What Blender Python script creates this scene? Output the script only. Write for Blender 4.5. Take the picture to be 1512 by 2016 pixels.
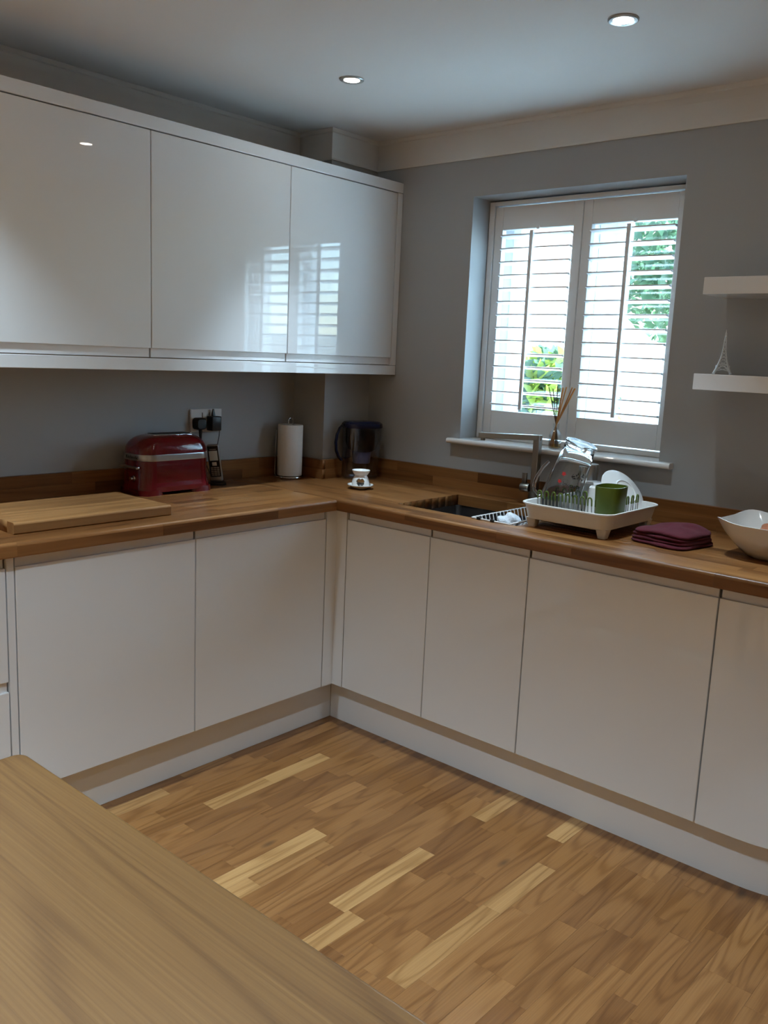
import bpy, bmesh, math, random
from mathutils import Vector, Matrix
sc = bpy.context.scene
for o in list(bpy.data.objects): bpy.data.objects.remove(o)
COL = sc.collection
PI = math.pi

# ------------------------------------------------------------------ camera
cam_d = bpy.data.cameras.new('camera'); cam = bpy.data.objects.new('camera', cam_d); COL.objects.link(cam)
cam_d.sensor_fit = 'VERTICAL'; cam_d.sensor_height = 36.0; cam_d.sensor_width = 27.0
cam_d.lens = 1731.886 / 2016 * 36.0
cam_d.clip_start = 0.05; cam_d.clip_end = 200
_F = Vector((-0.6448495, 0.743914, -0.17538839)); _R = Vector((0.74990353, 0.66015495, 0.04289678)); _U = Vector((-0.14769503, 0.10386241, 0.98356432))
M = Matrix.Identity(4)
for i in range(3):
    M[i][0] = _R[i]; M[i][1] = _U[i]; M[i][2] = -_F[i]
M[0][3], M[1][3], M[2][3] = 2.85887, -2.94221, 1.43134
cam.matrix_world = M
sc.camera = cam

# ------------------------------------------------------------------ world, sun, exposure
EXPOSURE = 0.30
SUN, SKY, LAMP, LAMP2, REAR_FILL = 46.0, 1.9, 60.0, 76.0, 560.0   # lamps: window row, table row, added rear fill
sc.view_settings.view_transform = 'Standard'
sc.view_settings.look = 'None'
sc.view_settings.gamma = 1.0
sc.view_settings.use_curve_mapping = False
sc.view_settings.exposure = EXPOSURE
w = bpy.data.worlds.new('sky'); sc.world = w; w.use_nodes = True
nt = w.node_tree; nt.nodes.clear()
_out = nt.nodes.new('ShaderNodeOutputWorld'); _bg = nt.nodes.new('ShaderNodeBackground'); _sky = nt.nodes.new('ShaderNodeTexSky')
_sky.sky_type = 'NISHITA'; _sky.sun_disc = False
_sky.sun_elevation = math.radians(40); _sky.sun_rotation = math.radians(-12); _sky.air_density = 1.0; _sky.dust_density = 1.2
_bg.inputs['Strength'].default_value = SKY
_wb = nt.nodes.new('ShaderNodeMix'); _wb.data_type = 'RGBA'; _wb.blend_type = 'MULTIPLY'; _wb.inputs[0].default_value = 1; _wb.inputs[7].default_value = (.80, 1.0, 1.12, 1)   # camera white balance set for the lamps
nt.links.new(_sky.outputs[0], _wb.inputs[6]); nt.links.new(_wb.outputs[2], _bg.inputs[0]); nt.links.new(_bg.outputs[0], _out.inputs[0])
sun_d = bpy.data.lights.new('sun', 'SUN'); sun_d.energy = SUN; sun_d.angle = math.radians(1.0); sun_d.color = (.60, .88, 1.06)
sun = bpy.data.objects.new('sun', sun_d); COL.objects.link(sun)
# sun stands beyond the garden, a little to the left; the louvres catch it
sd = Vector((-math.sin(math.radians(12)) * math.cos(math.radians(40)), math.cos(math.radians(12)) * math.cos(math.radians(40)), math.sin(math.radians(40))))
sun.rotation_euler = sd.to_track_quat('Z', 'Y').to_euler()
sun.location = (0, 8, 10)
def portal(name, loc, rot, sx, sy):
    d = bpy.data.lights.new(name, 'AREA'); d.shape = 'RECTANGLE'; d.size = sx; d.size_y = sy; d.energy = 1.0
    d.cycles.is_portal = True
    o = bpy.data.objects.new(name, d); COL.objects.link(o); o.location = loc; o.rotation_euler = rot
portal('window_portal', (1.137, .335, 1.574), (-PI / 2, 0, 0), .95, 1.05)
try:
    sc.cycles.use_denoising = True
    sc.cycles.denoiser = 'OPENIMAGEDENOISE'
    sc.cycles.max_bounces = 10; sc.cycles.diffuse_bounces = 4; sc.cycles.glossy_bounces = 3
    sc.cycles.use_adaptive_sampling = True; sc.cycles.adaptive_threshold = .05; sc.cycles.adaptive_min_samples = 20
    sc.cycles.transmission_bounces = 8; sc.cycles.transparent_max_bounces = 16
    sc.cycles.sample_clamp_indirect = 10.0
    sc.cycles.caustics_reflective = False; sc.cycles.caustics_refractive = False
except Exception as e:
    print(e)

# ------------------------------------------------------------------ helpers
class MB:
    def __init__(s): s.v = []; s.f = []
    def add(s, v, f):
        n = len(s.v); s.v += [tuple(p) for p in v]; s.f += [tuple(i + n for i in q) for q in f]; return s
    def box(s, x0, x1, y0, y1, z0, z1):
        v = [(x, y, z) for z in (z0, z1) for y in (y0, y1) for x in (x0, x1)]
        return s.add(v, [(0, 2, 3, 1), (4, 5, 7, 6), (0, 1, 5, 4), (2, 6, 7, 3), (0, 4, 6, 2), (1, 3, 7, 5)])
    def prism(s, pts, z0, z1):
        n = len(pts)
        a = sum(pts[i][0] * pts[(i + 1) % n][1] - pts[(i + 1) % n][0] * pts[i][1] for i in range(n))
        if a < 0: pts = pts[::-1]
        v = [(x, y, z0) for x, y in pts] + [(x, y, z1) for x, y in pts]
        f = [tuple(range(n))[::-1], tuple(range(n, 2 * n))] + [(i, (i + 1) % n, (i + 1) % n + n, i + n) for i in range(n)]
        return s.add(v, f)
    def loft(s, rings, cap0=True, cap1=True, closed=False):
        n = len(rings[0]); v = [p for r in rings for p in r]; f = []
        m = len(rings)
        for j in range(m if closed else m - 1):
            k = (j + 1) % m
            for i in range(n):
                f.append((j * n + i, j * n + (i + 1) % n, k * n + (i + 1) % n, k * n + i))
        if not closed:
            if cap0: f.append(tuple(range(n))[::-1])
            if cap1: f.append(tuple((m - 1) * n + i for i in range(n)))
        return s.add(v, f)
    def lathe(s, prof, n=32, c=(0, 0), cap0=True, cap1=True, closed=False):
        rings = [[(c[0] + r * math.cos(2 * PI * i / n), c[1] + r * math.sin(2 * PI * i / n), z) for i in range(n)] for r, z in prof]
        return s.loft(rings, cap0, cap1, closed)
    def tube(s, pts, r, n=8, closed=False, caps=True):
        P = [Vector(p) for p in pts]; m = len(P); rings = []
        rr = r if isinstance(r, (list, tuple)) else [r] * m
        prev = None
        for i in range(m):
            if closed: t = P[(i + 1) % m] - P[i - 1]
            else: t = P[min(i + 1, m - 1)] - P[max(i - 1, 0)]
            t.normalize()
            if prev is None:
                a = Vector((0, 0, 1)) if abs(t.z) < .9 else Vector((1, 0, 0))
                u = t.cross(a).normalized()
            else:
                u = (prev - t * prev.dot(t)).normalized()
            prev = u; q = t.cross(u)
            rings.append([tuple(P[i] + (u * math.cos(2 * PI * k / n) + q * math.sin(2 * PI * k / n)) * rr[i]) for k in range(n)])
        return s.loft(rings, caps, caps, closed)
    def rbox(s, x0, x1, y0, y1, z0, z1, r=.002, seg=2):
        bm = bmesh.new(); bmesh.ops.create_cube(bm, size=1)
        for q in bm.verts:
            q.co = Vector(((x0 + x1) / 2 + q.co.x * (x1 - x0), (y0 + y1) / 2 + q.co.y * (y1 - y0), (z0 + z1) / 2 + q.co.z * (z1 - z0)))
        bmesh.ops.bevel(bm, geom=bm.edges[:], offset=r, segments=seg, profile=.5, affect='EDGES', clamp_overlap=True)
        bm.verts.index_update()
        s.add([tuple(q.co) for q in bm.verts], [tuple(q.index for q in f.verts) for f in bm.faces]); bm.free(); return s
    def xf(s, m):
        s.v = [tuple(m @ Vector(p)) for p in s.v]; return s
    def mesh(s, name, smooth=35, flat=True):
        me = bpy.data.meshes.new(name); me.from_pydata(s.v, [], s.f); me.update()
        bm = bmesh.new(); bm.from_mesh(me); bmesh.ops.recalc_face_normals(bm, faces=bm.faces[:]); bm.to_mesh(me); bm.free()
        if smooth:
            me.shade_smooth(); me.set_sharp_from_angle(angle=math.radians(smooth))
            if flat:
                for p in me.polygons:
                    if p.area > .002 or len(p.vertices) > 4: p.use_smooth = False
        return me

def link(name, me, mat=None, parent=None, loc=None, rot=None):
    o = bpy.data.objects.new(name, me)
    if me is not None and mat is not None and not me.materials: me.materials.append(mat)
    if loc is not None: o.location = loc
    if rot is not None: o.rotation_euler = rot
    if parent is not None: o.parent = parent
    COL.objects.link(o); return o
def obj(name, mb, mat, parent=None, loc=None, rot=None, smooth=35, flat=True):
    return link(name, mb.mesh(name, smooth, flat), mat, parent, loc, rot)
def tag(o, label, cat, group=None):
    o['label'] = label; o['category'] = cat
    if group: o['group'] = group
    return o
def thing(name, label, cat, loc=(0, 0, 0), rz=0, group=None, rot=None):
    o = bpy.data.objects.new(name, None); COL.objects.link(o); o.empty_display_size = .05
    o.location = loc; o.rotation_euler = rot or (0, 0, rz)
    return tag(o, label, cat, group)
def struct(o, label=None):
    o['kind'] = 'structure'
    if label: o['label'] = label
    return o
def rrect(hx, hy, r, n=6, c=(0, 0), z=0):
    r = min(r, hx, hy); P = []
    for k, (sx, sy) in enumerate(((1, 1), (-1, 1), (-1, -1), (1, -1))):
        for i in range(n + 1):
            a = PI / 2 * (k + i / n)
            P.append((c[0] + sx * (hx - r) + r * math.cos(a), c[1] + sy * (hy - r) + r * math.sin(a), z))
    return P

# ------------------------------------------------------------------ materials
def _set(b, k, v):
    if k in b.inputs: b.inputs[k].default_value = v
def mat(name, col, rough=.5, metal=0, spec=.5, coat=0, coat_r=.03, bump=None, trans=0, ior=1.45, sheen=0, emit=None, estr=0, var=None):
    m = bpy.data.materials.new(name); m.use_nodes = True; nt = m.node_tree; b = nt.nodes['Principled BSDF']
    _set(b, 'Base Color', (*col, 1)); _set(b, 'Roughness', rough); _set(b, 'Metallic', metal); _set(b, 'Specular IOR Level', spec)
    _set(b, 'Coat Weight', coat); _set(b, 'Coat Roughness', coat_r); _set(b, 'Transmission Weight', trans); _set(b, 'IOR', ior); _set(b, 'Sheen Weight', sheen)
    if emit: _set(b, 'Emission Color', (*emit, 1)); _set(b, 'Emission Strength', estr)
    if var or bump:
        tc = nt.nodes.new('ShaderNodeTexCoord'); n = nt.nodes.new('ShaderNodeTexNoise'); nt.links.new(tc.outputs['Object'], n.inputs['Vector'])
        n.inputs['Scale'].default_value = (bump or var)[0]; n.inputs['Detail'].default_value = 4
        if bump:
            bp = nt.nodes.new('ShaderNodeBump'); bp.inputs['Strength'].default_value = bump[1]; bp.inputs['Distance'].default_value = bump[2]
            nt.links.new(n.outputs[0], bp.inputs['Height']); nt.links.new(bp.outputs[0], b.inputs['Normal'])
        if var:
            n2 = nt.nodes.new('ShaderNodeTexNoise'); nt.links.new(tc.outputs['Object'], n2.inputs['Vector']); n2.inputs['Scale'].default_value = var[0]; n2.inputs['Detail'].default_value = 3
            mx = nt.nodes.new('ShaderNodeMix'); mx.data_type = 'RGBA'
            mx.inputs[6].default_value = (*[c * (1 - var[1]) for c in col], 1); mx.inputs[7].default_value = (*[min(1, c * (1 + var[1])) for c in col], 1)
            nt.links.new(n2.outputs[0], mx.inputs[0]); nt.links.new(mx.outputs[2], b.inputs['Base Color'])
    return m
def clear(name, tint=(1, 1, 1), gloss=.08, rough=.02, edge=.35):
    """thin clear sheet: light passes, grazing angles reflect"""
    m = bpy.data.materials.new(name); m.use_nodes = True; nt = m.node_tree; nt.nodes.clear()
    o = nt.nodes.new('ShaderNodeOutputMaterial'); t = nt.nodes.new('ShaderNodeBsdfTransparent'); g = nt.nodes.new('ShaderNodeBsdfGlossy')
    t.inputs[0].default_value = (*tint, 1); g.inputs['Roughness'].default_value = rough
    lw = nt.nodes.new('ShaderNodeLayerWeight'); lw.inputs[0].default_value = .25
    mr = nt.nodes.new('ShaderNodeMapRange'); mr.inputs[3].default_value = gloss; mr.inputs[4].default_value = edge
    nt.links.new(lw.outputs['Facing'], mr.inputs[0])
    mx = nt.nodes.new('ShaderNodeMixShader'); nt.links.new(mr.outputs[0], mx.inputs[0]); nt.links.new(t.outputs[0], mx.inputs[1]); nt.links.new(g.outputs[0], mx.inputs[2]); nt.links.new(mx.outputs[0], o.inputs[0])
    return m
def wood(name, tints, rough=.35, coat=.0, ring=9., rs=(.9, 7.), fiber=(3., 150.), contrast=.45, fcon=.25, knots=0., seedoff=0., bump=.15, spec=.4, sharp=2.0):
    """tints: list of (position, rgb) over a per-piece random value; local x runs along the grain"""
    m = bpy.data.materials.new(name); m.use_nodes = True; nt = m.node_tree; N = nt.nodes; L = nt.links; b = N['Principled BSDF']
    tc = N.new('ShaderNodeTexCoord'); oi = N.new('ShaderNodeObjectInfo'); ge = N.new('ShaderNodeNewGeometry')
    def math_(op, a, c=None, clamp=False):
        n = N.new('ShaderNodeMath'); n.operation = op; n.use_clamp = clamp
        for i, x in enumerate((a, c)):
            if x is None: continue
            if isinstance(x, (int, float)): n.inputs[i].default_value = x
            else: L.new(x, n.inputs[i])
        return n.outputs[0]
    rnd = math_('FRACT', math_('ADD', math_('MULTIPLY', oi.outputs['Random'], 13.7), math_('ADD', math_('MULTIPLY', ge.outputs['Random Per Island'], 7.31), seedoff)))
    sep = N.new('ShaderNodeSeparateXYZ'); L.new(tc.outputs['Object'], sep.inputs[0])
    def vec(sx, sy, off):
        c = N.new('ShaderNodeCombineXYZ')
        L.new(math_('ADD', math_('MULTIPLY', sep.outputs[0], sx), math_('MULTIPLY', rnd, 61.3 + off)), c.inputs[0])
        L.new(math_('ADD', math_('MULTIPLY', sep.outputs[1], sy), math_('MULTIPLY', rnd, 17.9)), c.inputs[1])
        L.new(math_('MULTIPLY', sep.outputs[2], sy), c.inputs[2])
        return c.outputs[0]
    n1 = N.new('ShaderNodeTexNoise'); n1.inputs['Scale'].default_value = 1; n1.inputs['Detail'].default_value = 2; n1.inputs['Roughness'].default_value = .4; L.new(vec(rs[0], rs[1], 0), n1.inputs['Vector'])
    rg = math_('SINE', math_('MULTIPLY', n1.outputs[0], ring * 2 * PI))
    rg = math_('POWER', math_('ADD', math_('MULTIPLY', rg, .5), .5), sharp)
    n2 = N.new('ShaderNodeTexNoise'); n2.inputs['Scale'].default_value = 1; n2.inputs['Detail'].default_value = 3; L.new(vec(fiber[0], fiber[1], 5), n2.inputs['Vector'])
    n3 = N.new('ShaderNodeTexNoise'); n3.inputs['Scale'].default_value = 1; n3.inputs['Detail'].default_value = 2; L.new(vec(1.5, 5., 9), n3.inputs['Vector'])
    rp = N.new('ShaderNodeValToRGB'); L.new(math_('FRACT', math_('MULTIPLY', rnd, 5.17)), rp.inputs[0])
    el = rp.color_ramp.elements
    while len(el) < len(tints): el.new(.5)
    for e, (p, c) in zip(el, tints): e.position = p; e.color = (*c, 1)
    fac = math_('ADD', math_('MULTIPLY', rg, contrast * .7), math_('ADD', math_('MULTIPLY', n2.outputs[0], fcon), math_('MULTIPLY', n3.outputs[0], contrast * .6)), False)
    fac = math_('SUBTRACT', 1.0 + contrast * .45 + fcon * .5, fac)
    mu = N.new('ShaderNodeMix'); mu.data_type = 'RGBA'; mu.blend_type = 'MULTIPLY'; mu.inputs[0].default_value = 1
    L.new(rp.outputs[0], mu.inputs[6])
    cc = N.new('ShaderNodeCombineColor')
    L.new(fac, cc.inputs[0]); L.new(math_('POWER', fac, 1.25), cc.inputs[1]); L.new(math_('POWER', fac, 1.6), cc.inputs[2])
    L.new(cc.outputs[0], mu.inputs[7]); colout = mu.outputs[2]
    if knots:
        vo = N.new('ShaderNodeTexVoronoi'); vo.inputs['Scale'].default_value = 1; L.new(vec(2.2, 6., 3), vo.inputs['Vector'])
        kf = math_('SUBTRACT', 1.0, math_('DIVIDE', vo.outputs['Distance'], knots, True), True)
        mk = N.new('ShaderNodeMix'); mk.data_type = 'RGBA'; L.new(kf, mk.inputs[0]); L.new(colout, mk.inputs[6]); mk.inputs[7].default_value = (.045, .022, .01, 1); colout = mk.outputs[2]
    L.new(colout, b.inputs['Base Color'])
    _set(b, 'Roughness', rough); _set(b, 'Coat Weight', coat); _set(b, 'Coat Roughness', .15); _set(b, 'Specular IOR Level', spec)
    bp = N.new('ShaderNodeBump'); bp.inputs['Strength'].default_value = bump; bp.inputs['Distance'].default_value = .001; L.new(n2.outputs[0], bp.inputs['Height']); L.new(bp.outputs[0], b.inputs['Normal'])
    return m

M_wall = mat('grey_wall_paint', (.385, .402, .412), .65, bump=(220, .08, .001))
M_wall2 = mat('off_white_wall_paint', (.72, .735, .75), .65)
M_ceil = mat('white_ceiling_paint', (.74, .74, .73), .8, bump=(60, .06, .001))
M_cornice = mat('white_coving_paint', (.70, .69, .66), .6)
M_gloss = mat('white_gloss_lacquer', (.80, .82, .84), .012, spec=.5, coat=0)
M_chan = mat('white_gloss_lacquer_inner', (.78, .78, .79), .12)
M_carc = mat('white_melamine', (.72, .72, .70), .4)
M_shut = mat('white_shutter_paint', (.83, .86, .88), .35)
M_sill = mat('white_sill_gloss', (.80, .79, .77), .25, coat=.3)
M_upvc = mat('white_upvc', (.82, .83, .84), .3)
M_glass = clear('window_glass', (.97, .985, .98), .03, .0, .3)
M_steel = mat('brushed_steel', (.50, .50, .49), .28, 1.0)
M_sinksteel = mat('sink_steel', (.30, .30, .31), .34, 1.0)
M_chrome = mat('chrome', (.75, .75, .76), .08, 1.0)
M_nickel = mat('brushed_nickel', (.33, .32, .29), .32, 1.0)
M_red = mat('red_enamel', (.13, .0015, .006), .12, spec=.5, coat=.7, coat_r=.03)
M_black = mat('black_plastic', (.008, .008, .009), .35)
M_dark = mat('dark_slot', (.006, .006, .006), .6)
M_white = mat('white_ceramic', (.82, .81, .79), .1, coat=.5)
M_plast = mat('white_plastic', (.72, .71, .69), .35)
M_socket = mat('white_socket_plastic', (.70, .70, .69), .3)
M_green = mat('green_plastic', (.085, .125, .010), .4)
M_paper = mat('white_tissue_paper', (.80, .79, .77), .9, bump=(240, .5, .002))
M_navy = mat('navy_plastic', (.010, .012, .035), .25)
M_jug = clear('clear_plastic', (.90, .91, .95), .05, .05, .35)
M_funnel = clear('blue_smoked_plastic', (.28, .30, .42), .05, .1, .25)
M_cart = mat('blue_filter_plastic', (.10, .13, .26), .35)
M_cglass = clear('drinking_glass', (.95, .965, .97), .035, .01, .8)
M_jglass = mat('thick_clear_glass', (.97, .98, .98), .0, trans=1.0, ior=1.45)
M_towel = mat('red_terry', (.095, .006, .016), .95, sheen=.05, bump=(420, .9, .004), var=(60, .35))
M_bowl = mat('white_bowl_glaze', (.74, .72, .69), .12, coat=.5)
M_onion = mat('brown_potato_skin', (.36, .12, .05), .5, bump=(30, .3, .004), var=(18, .3))
M_silver = mat('glittered_silver', (.80, .83, .83), .35, .85, bump=(900, 1.0, .002))
M_reed = mat('rattan_reed', (.56, .28, .09), .7, var=(20, .3))
M_reedd = mat('dark_dyed_reed', (.10, .07, .05), .7)
M_oil = clear('amber_oil', (.90, .72, .36), .05, .05, .2)
M_lens = mat('lit_lamp_lens', (1, 1, 1), .3, emit=(1, .93, .80), estr=70)
M_bezel = mat('satin_nickel_bezel', (.42, .42, .41), .3, 1.0)
M_screen = mat('lcd_reflection_blue', (.68, .80, .90), .15, spec=.5)  # window reflection put into the display's pale blue colour
M_silverp = mat('silver_plastic', (.40, .41, .42), .3, .6)
M_redink = mat('red_print', (.45, .02, .02), .6)
M_blackink = mat('black_print', (.01, .01, .012), .6)
M_cloth = mat('white_blue_scourer', (.62, .66, .72), .9, bump=(200, .8, .004))
M_wirew = mat('white_coated_wire', (.75, .75, .76), .3)
M_cable = mat('grey_cable', (.10, .10, .10), .6)

OAK_TOP = [(0., (0.107, 0.040, 0.011)), (.2, (0.240, 0.099, 0.029)), (.4, (0.148, 0.057, 0.016)), (.6, (0.291, 0.131, 0.042)), (.8, (0.173, 0.066, 0.018)), (1., (0.255, 0.109, 0.034))]
M_top = wood('oiled_oak_worktop', OAK_TOP, .36, .0, ring=5, rs=(.8, 12), fiber=(2.5, 160), contrast=.42, fcon=.45, spec=.35)
OAK_FLOOR = [(0., (0.175, 0.071, 0.020)), (.18, (0.240, 0.105, 0.032)), (.38, (0.198, 0.083, 0.024)), (.56, (0.263, 0.119, 0.038)), (.74, (0.158, 0.064, 0.019)), (.88, (0.228, 0.099, 0.030)), (.975, (0.385, 0.209, 0.077))]
M_floor = wood('lacquered_oak_floor', OAK_FLOOR, .33, .15, ring=11, rs=(1.0, 9), fiber=(4, 260), contrast=.40, fcon=.55, knots=.085, sharp=3.0)
M_table = wood('oiled_oak_table', [(0., (0.136, 0.063, 0.016)), (1., (0.136, 0.063, 0.016))], .42, .05, ring=10, rs=(.5, 7), fiber=(2.2, 240), contrast=.30, fcon=.75, sharp=3.0)
M_board = wood('oak_board', [(0., (0.285, 0.134, 0.043)), (.5, (0.342, 0.164, 0.055)), (1., (0.257, 0.118, 0.036))], .5, 0, ring=5, rs=(.9, 9), fiber=(3, 140), contrast=.38, fcon=.3)

# ------------------------------------------------------------------ room dimensions (metres)
H = 2.32
D1, D2, K1, K2, W1, W2 = .5903, .5927, .5411, .5448, .6231, .6297
ZB, ZT, ZW, ZU_ = .1625, .822, .897, .856
PX, PY = .189, .280
WX0, WX1, WZ0, WZ1 = .705, 1.569, 1.107, 2.061
RX, RY = 4.7, -5.4

# ------------------------------------------------------------------ shell
fl = struct(obj('floor', MB().box(-.3, RX + .3, RY - .3, .3, -.2, -.016), mat('screed', (.25, .2, .15), .9), smooth=0), 'oak strip floor of short staves running towards the window')
struct(obj('ceiling', MB().box(-.3, RX + .3, RY - .3, .32, H, H + .25), M_ceil, smooth=0), 'white painted ceiling with recessed downlights')
struct(obj('wall_left', MB().box(-.3, 0, RY - .3, .32, -.2, H), M_wall, smooth=0), 'grey painted wall behind the white wall cabinets')
mb = MB(); T = .32
mb.box(0, WX0, 0, T, -.2, H); mb.box(WX1, RX + .3, 0, T, -.2, H); mb.box(WX0, WX1, 0, T, -.2, WZ0 - .02); mb.box(WX0, WX1, 0, T, WZ1, H)
struct(obj('wall_window', mb, M_wall, smooth=0), 'grey painted wall with the shuttered window')
struct(obj('wall_right', MB().box(RX, RX + .3, RY - .3, 0, -.2, H), M_wall2, smooth=0), 'off-white painted side wall')
struct(obj('wall_back', MB().box(0, RX, RY - .3, RY, -.2, H), M_wall2, smooth=0), 'off-white painted wall behind the table')
struct(obj('wall_pier', MB().box(0, PX, -PY, 0, 0, H), M_wall, smooth=0), 'grey boxed pier in the corner behind the water filter jug')
# coving: swept along the walls
prof = [(0, H - .118), (.007, H - .118), (.009, H - .112), (.0085, H - .08), (.009, H - .04), (.011, H - .016), (.017, H - .013), (.021, H - .003), (.021, H), (0, H)]
path = [(0, RY), (0, -PY), (PX, -PY), (PX, 0), (RX, 0)]
def offset_path(path, d):
    out = []
    for i, p in enumerate(path):
        nrm = []
        for a, b in ((i - 1, i), (i, i + 1)):
            if a < 0 or b >= len(path): continue
            dx, dy = path[b][0] - path[a][0], path[b][1] - path[a][1]; l = math.hypot(dx, dy); nrm.append((dy / l, -dx / l))
        if len(nrm) == 1: n = nrm[0]
        else: n = (nrm[0][0] + nrm[1][0], nrm[0][1] + nrm[1][1])
        out.append((p[0] + n[0] * d, p[1] + n[1] * d))
    return out
rings = []
offs = [offset_path(path, d) for d, z in prof]
for i in range(len(path)):
    rings.append([(offs[k][i][0], offs[k][i][1], prof[k][1]) for k in range(len(prof))])
struct(obj('trim_1', MB().loft(rings), M_cornice, smooth=20), 'white coving round the top of the walls')

# ------------------------------------------------------------------ floor staves
random.seed(7)
_cache = {}
def stave_mesh(L, W_, T_, mat_, kind='flat', ch=.0004):
    key = (round(L, 3), round(W_, 4), round(T_, 4), mat_.name, kind)
    if key in _cache: return _cache[key]
    l, w_, = L / 2, W_ / 2
    m = MB()
    if kind == 'flat':
        rings = [[(-l, -w_, -T_), (l, -w_, -T_), (l, w_, -T_), (-l, w_, -T_)], [(-l, -w_, -ch), (l, -w_, -ch), (l, w_, -ch), (-l, w_, -ch)],
                 [(-l + ch, -w_ + ch, 0), (l - ch, -w_ + ch, 0), (l - ch, w_ - ch, 0), (-l + ch, w_ - ch, 0)]]
        m.loft(rings)
    else:  # 'front': the -y long edge is rounded
        r, rb = (.010, .004) if kind == 'front' else (.007, .004)
        p = [(w_, 0), (w_, -T_)] + [(-w_ + rb - rb * math.sin(a), -T_ + rb - rb * math.cos(a)) for a in (0, PI / 4, PI / 2)] + [(-w_ + r - r * math.cos(a), -r + r * math.sin(a)) for a in (0, PI / 8, PI / 4, 3 * PI / 8, PI / 2)]
        m.loft([[(-l, y, z) for y, z in p], [(l, y, z) for y, z in p]])
    me = m.mesh('stave', 30); me.materials.append(mat_); _cache[key] = me; return me
def cut_lengths(a, b, lo, hi, rng, first=None):
    out = []; x = a; nxt = first
    while x < b - 1e-6:
        l = round(nxt if nxt else rng.uniform(lo, hi), 2); nxt = None
        if x + l > b - lo * .6: l = b - x
        out.append((x, x + l)); x += l
    return out
def put_stave(name, me, parent, cx, cy, z, rz):
    o = bpy.data.objects.new(name, me); o.location = (cx, cy, z); o.rotation_euler = (0, 0, rz); o.parent = parent; COL.objects.link(o); return o
rng = random.Random(11)
SW = .0590
x = 2.1675 - 29 * SW; floor_rest = MB()
while x < RX:
    for a, b in cut_lengths(-2.35 + rng.uniform(-.25, 0), -.50, .19, .46, rng, rng.uniform(.15, .4)):
        if .50 < x and x + SW < 2.62 and b > -2.08:
            put_stave('plank', stave_mesh(b - a - .0002, SW - .0002, .014, M_floor, 'flat', .00025), fl, x + SW / 2, (a + b) / 2, 0, PI / 2)
        else:
            floor_rest.box(x + .0002, x + SW - .0002, a + .0002, b - .0002, -.014, 0)
    a0 = -2.35
    x += SW
# remaining floor, past the pieces that can be told apart
rest = MB()
for q in (0,):
    xx = 2.1675 - 29 * SW
    while xx < RX:
        for a, b in cut_lengths(RY, -2.36 - .26, .25, .55, rng, rng.uniform(.15, .4)):
            rest.box(a, b, -xx - SW + .0002, -xx - .0002, -.014, 0)
        xx += SW
for i in range(0, len(floor_rest.v), 8):
    vs = floor_rest.v[i:i + 8]; xs = [q[0] for q in vs]; ys = [q[1] for q in vs]
    rest.box(min(ys), max(ys), -max(xs), -min(xs), -.014, 0)
rest.box(RY, .0, -.45, 0, -.014, -.001)
ro = obj('plank_remainder', rest, M_floor, fl, rot=(0, 0, PI / 2), smooth=0); ro['kind'] = 'stuff'

# ------------------------------------------------------------------ window, sill, shutters
win = MB()
for a, b, c, d in ((WX0, WX1, WZ0, WZ0 + .055), (WX0, WX1, WZ1 - .055, WZ1), (WX0, WX0 + .055, WZ0 + .055, WZ1 - .055), (WX1 - .055, WX1, WZ0 + .055, WZ1 - .055), (1.146, 1.222, WZ0 + .055, WZ1 - .055)):
    win.rbox(a, b, .225, .29, c, d, .004)
wo = struct(obj('window_1', win, M_upvc), 'white framed casement window behind the shutters')
for a, b in ((WX0 + .055, 1.146), (1.222, WX1 - .055)):
    s = MB()
    for p, q, r_, t in ((a, b, WZ0 + .055, WZ0 + .095), (a, b, WZ1 - .095, WZ1 - .055), (a, a + .04, WZ0 + .095, WZ1 - .095), (b - .04, b, WZ0 + .095, WZ1 - .095)):
        s.rbox(p, q, .215, .28, r_, t, .004)
    so = struct(obj('sash', s, M_upvc, wo))
    struct(obj('pane', MB().box(a + .04, b - .04, .25, .262, WZ0 + .095, WZ1 - .095), M_glass, so, smooth=0))
sl = MB()
def nose(x0, x1, y0, y1, z0, z1):
    r = (z1 - z0) / 2; p = [(y1, z1), (y1, z0)] + [(y0 + r - r * math.sin(a * PI / 8), z0 + r - r * math.cos(a * PI / 8)) for a in range(9)]
    return [[(x0, y, z) for y, z in p], [(x1, y, z) for y, z in p]]
sl.loft(nose(.6604, 1.6227, -.036, 0, WZ0 - .021, WZ0)); sl.box(WX0, WX1, 0, .224, WZ0 - .021, WZ0)
struct(obj('trim_2', sl, M_sill), 'white window sill board with rounded nose')

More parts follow.
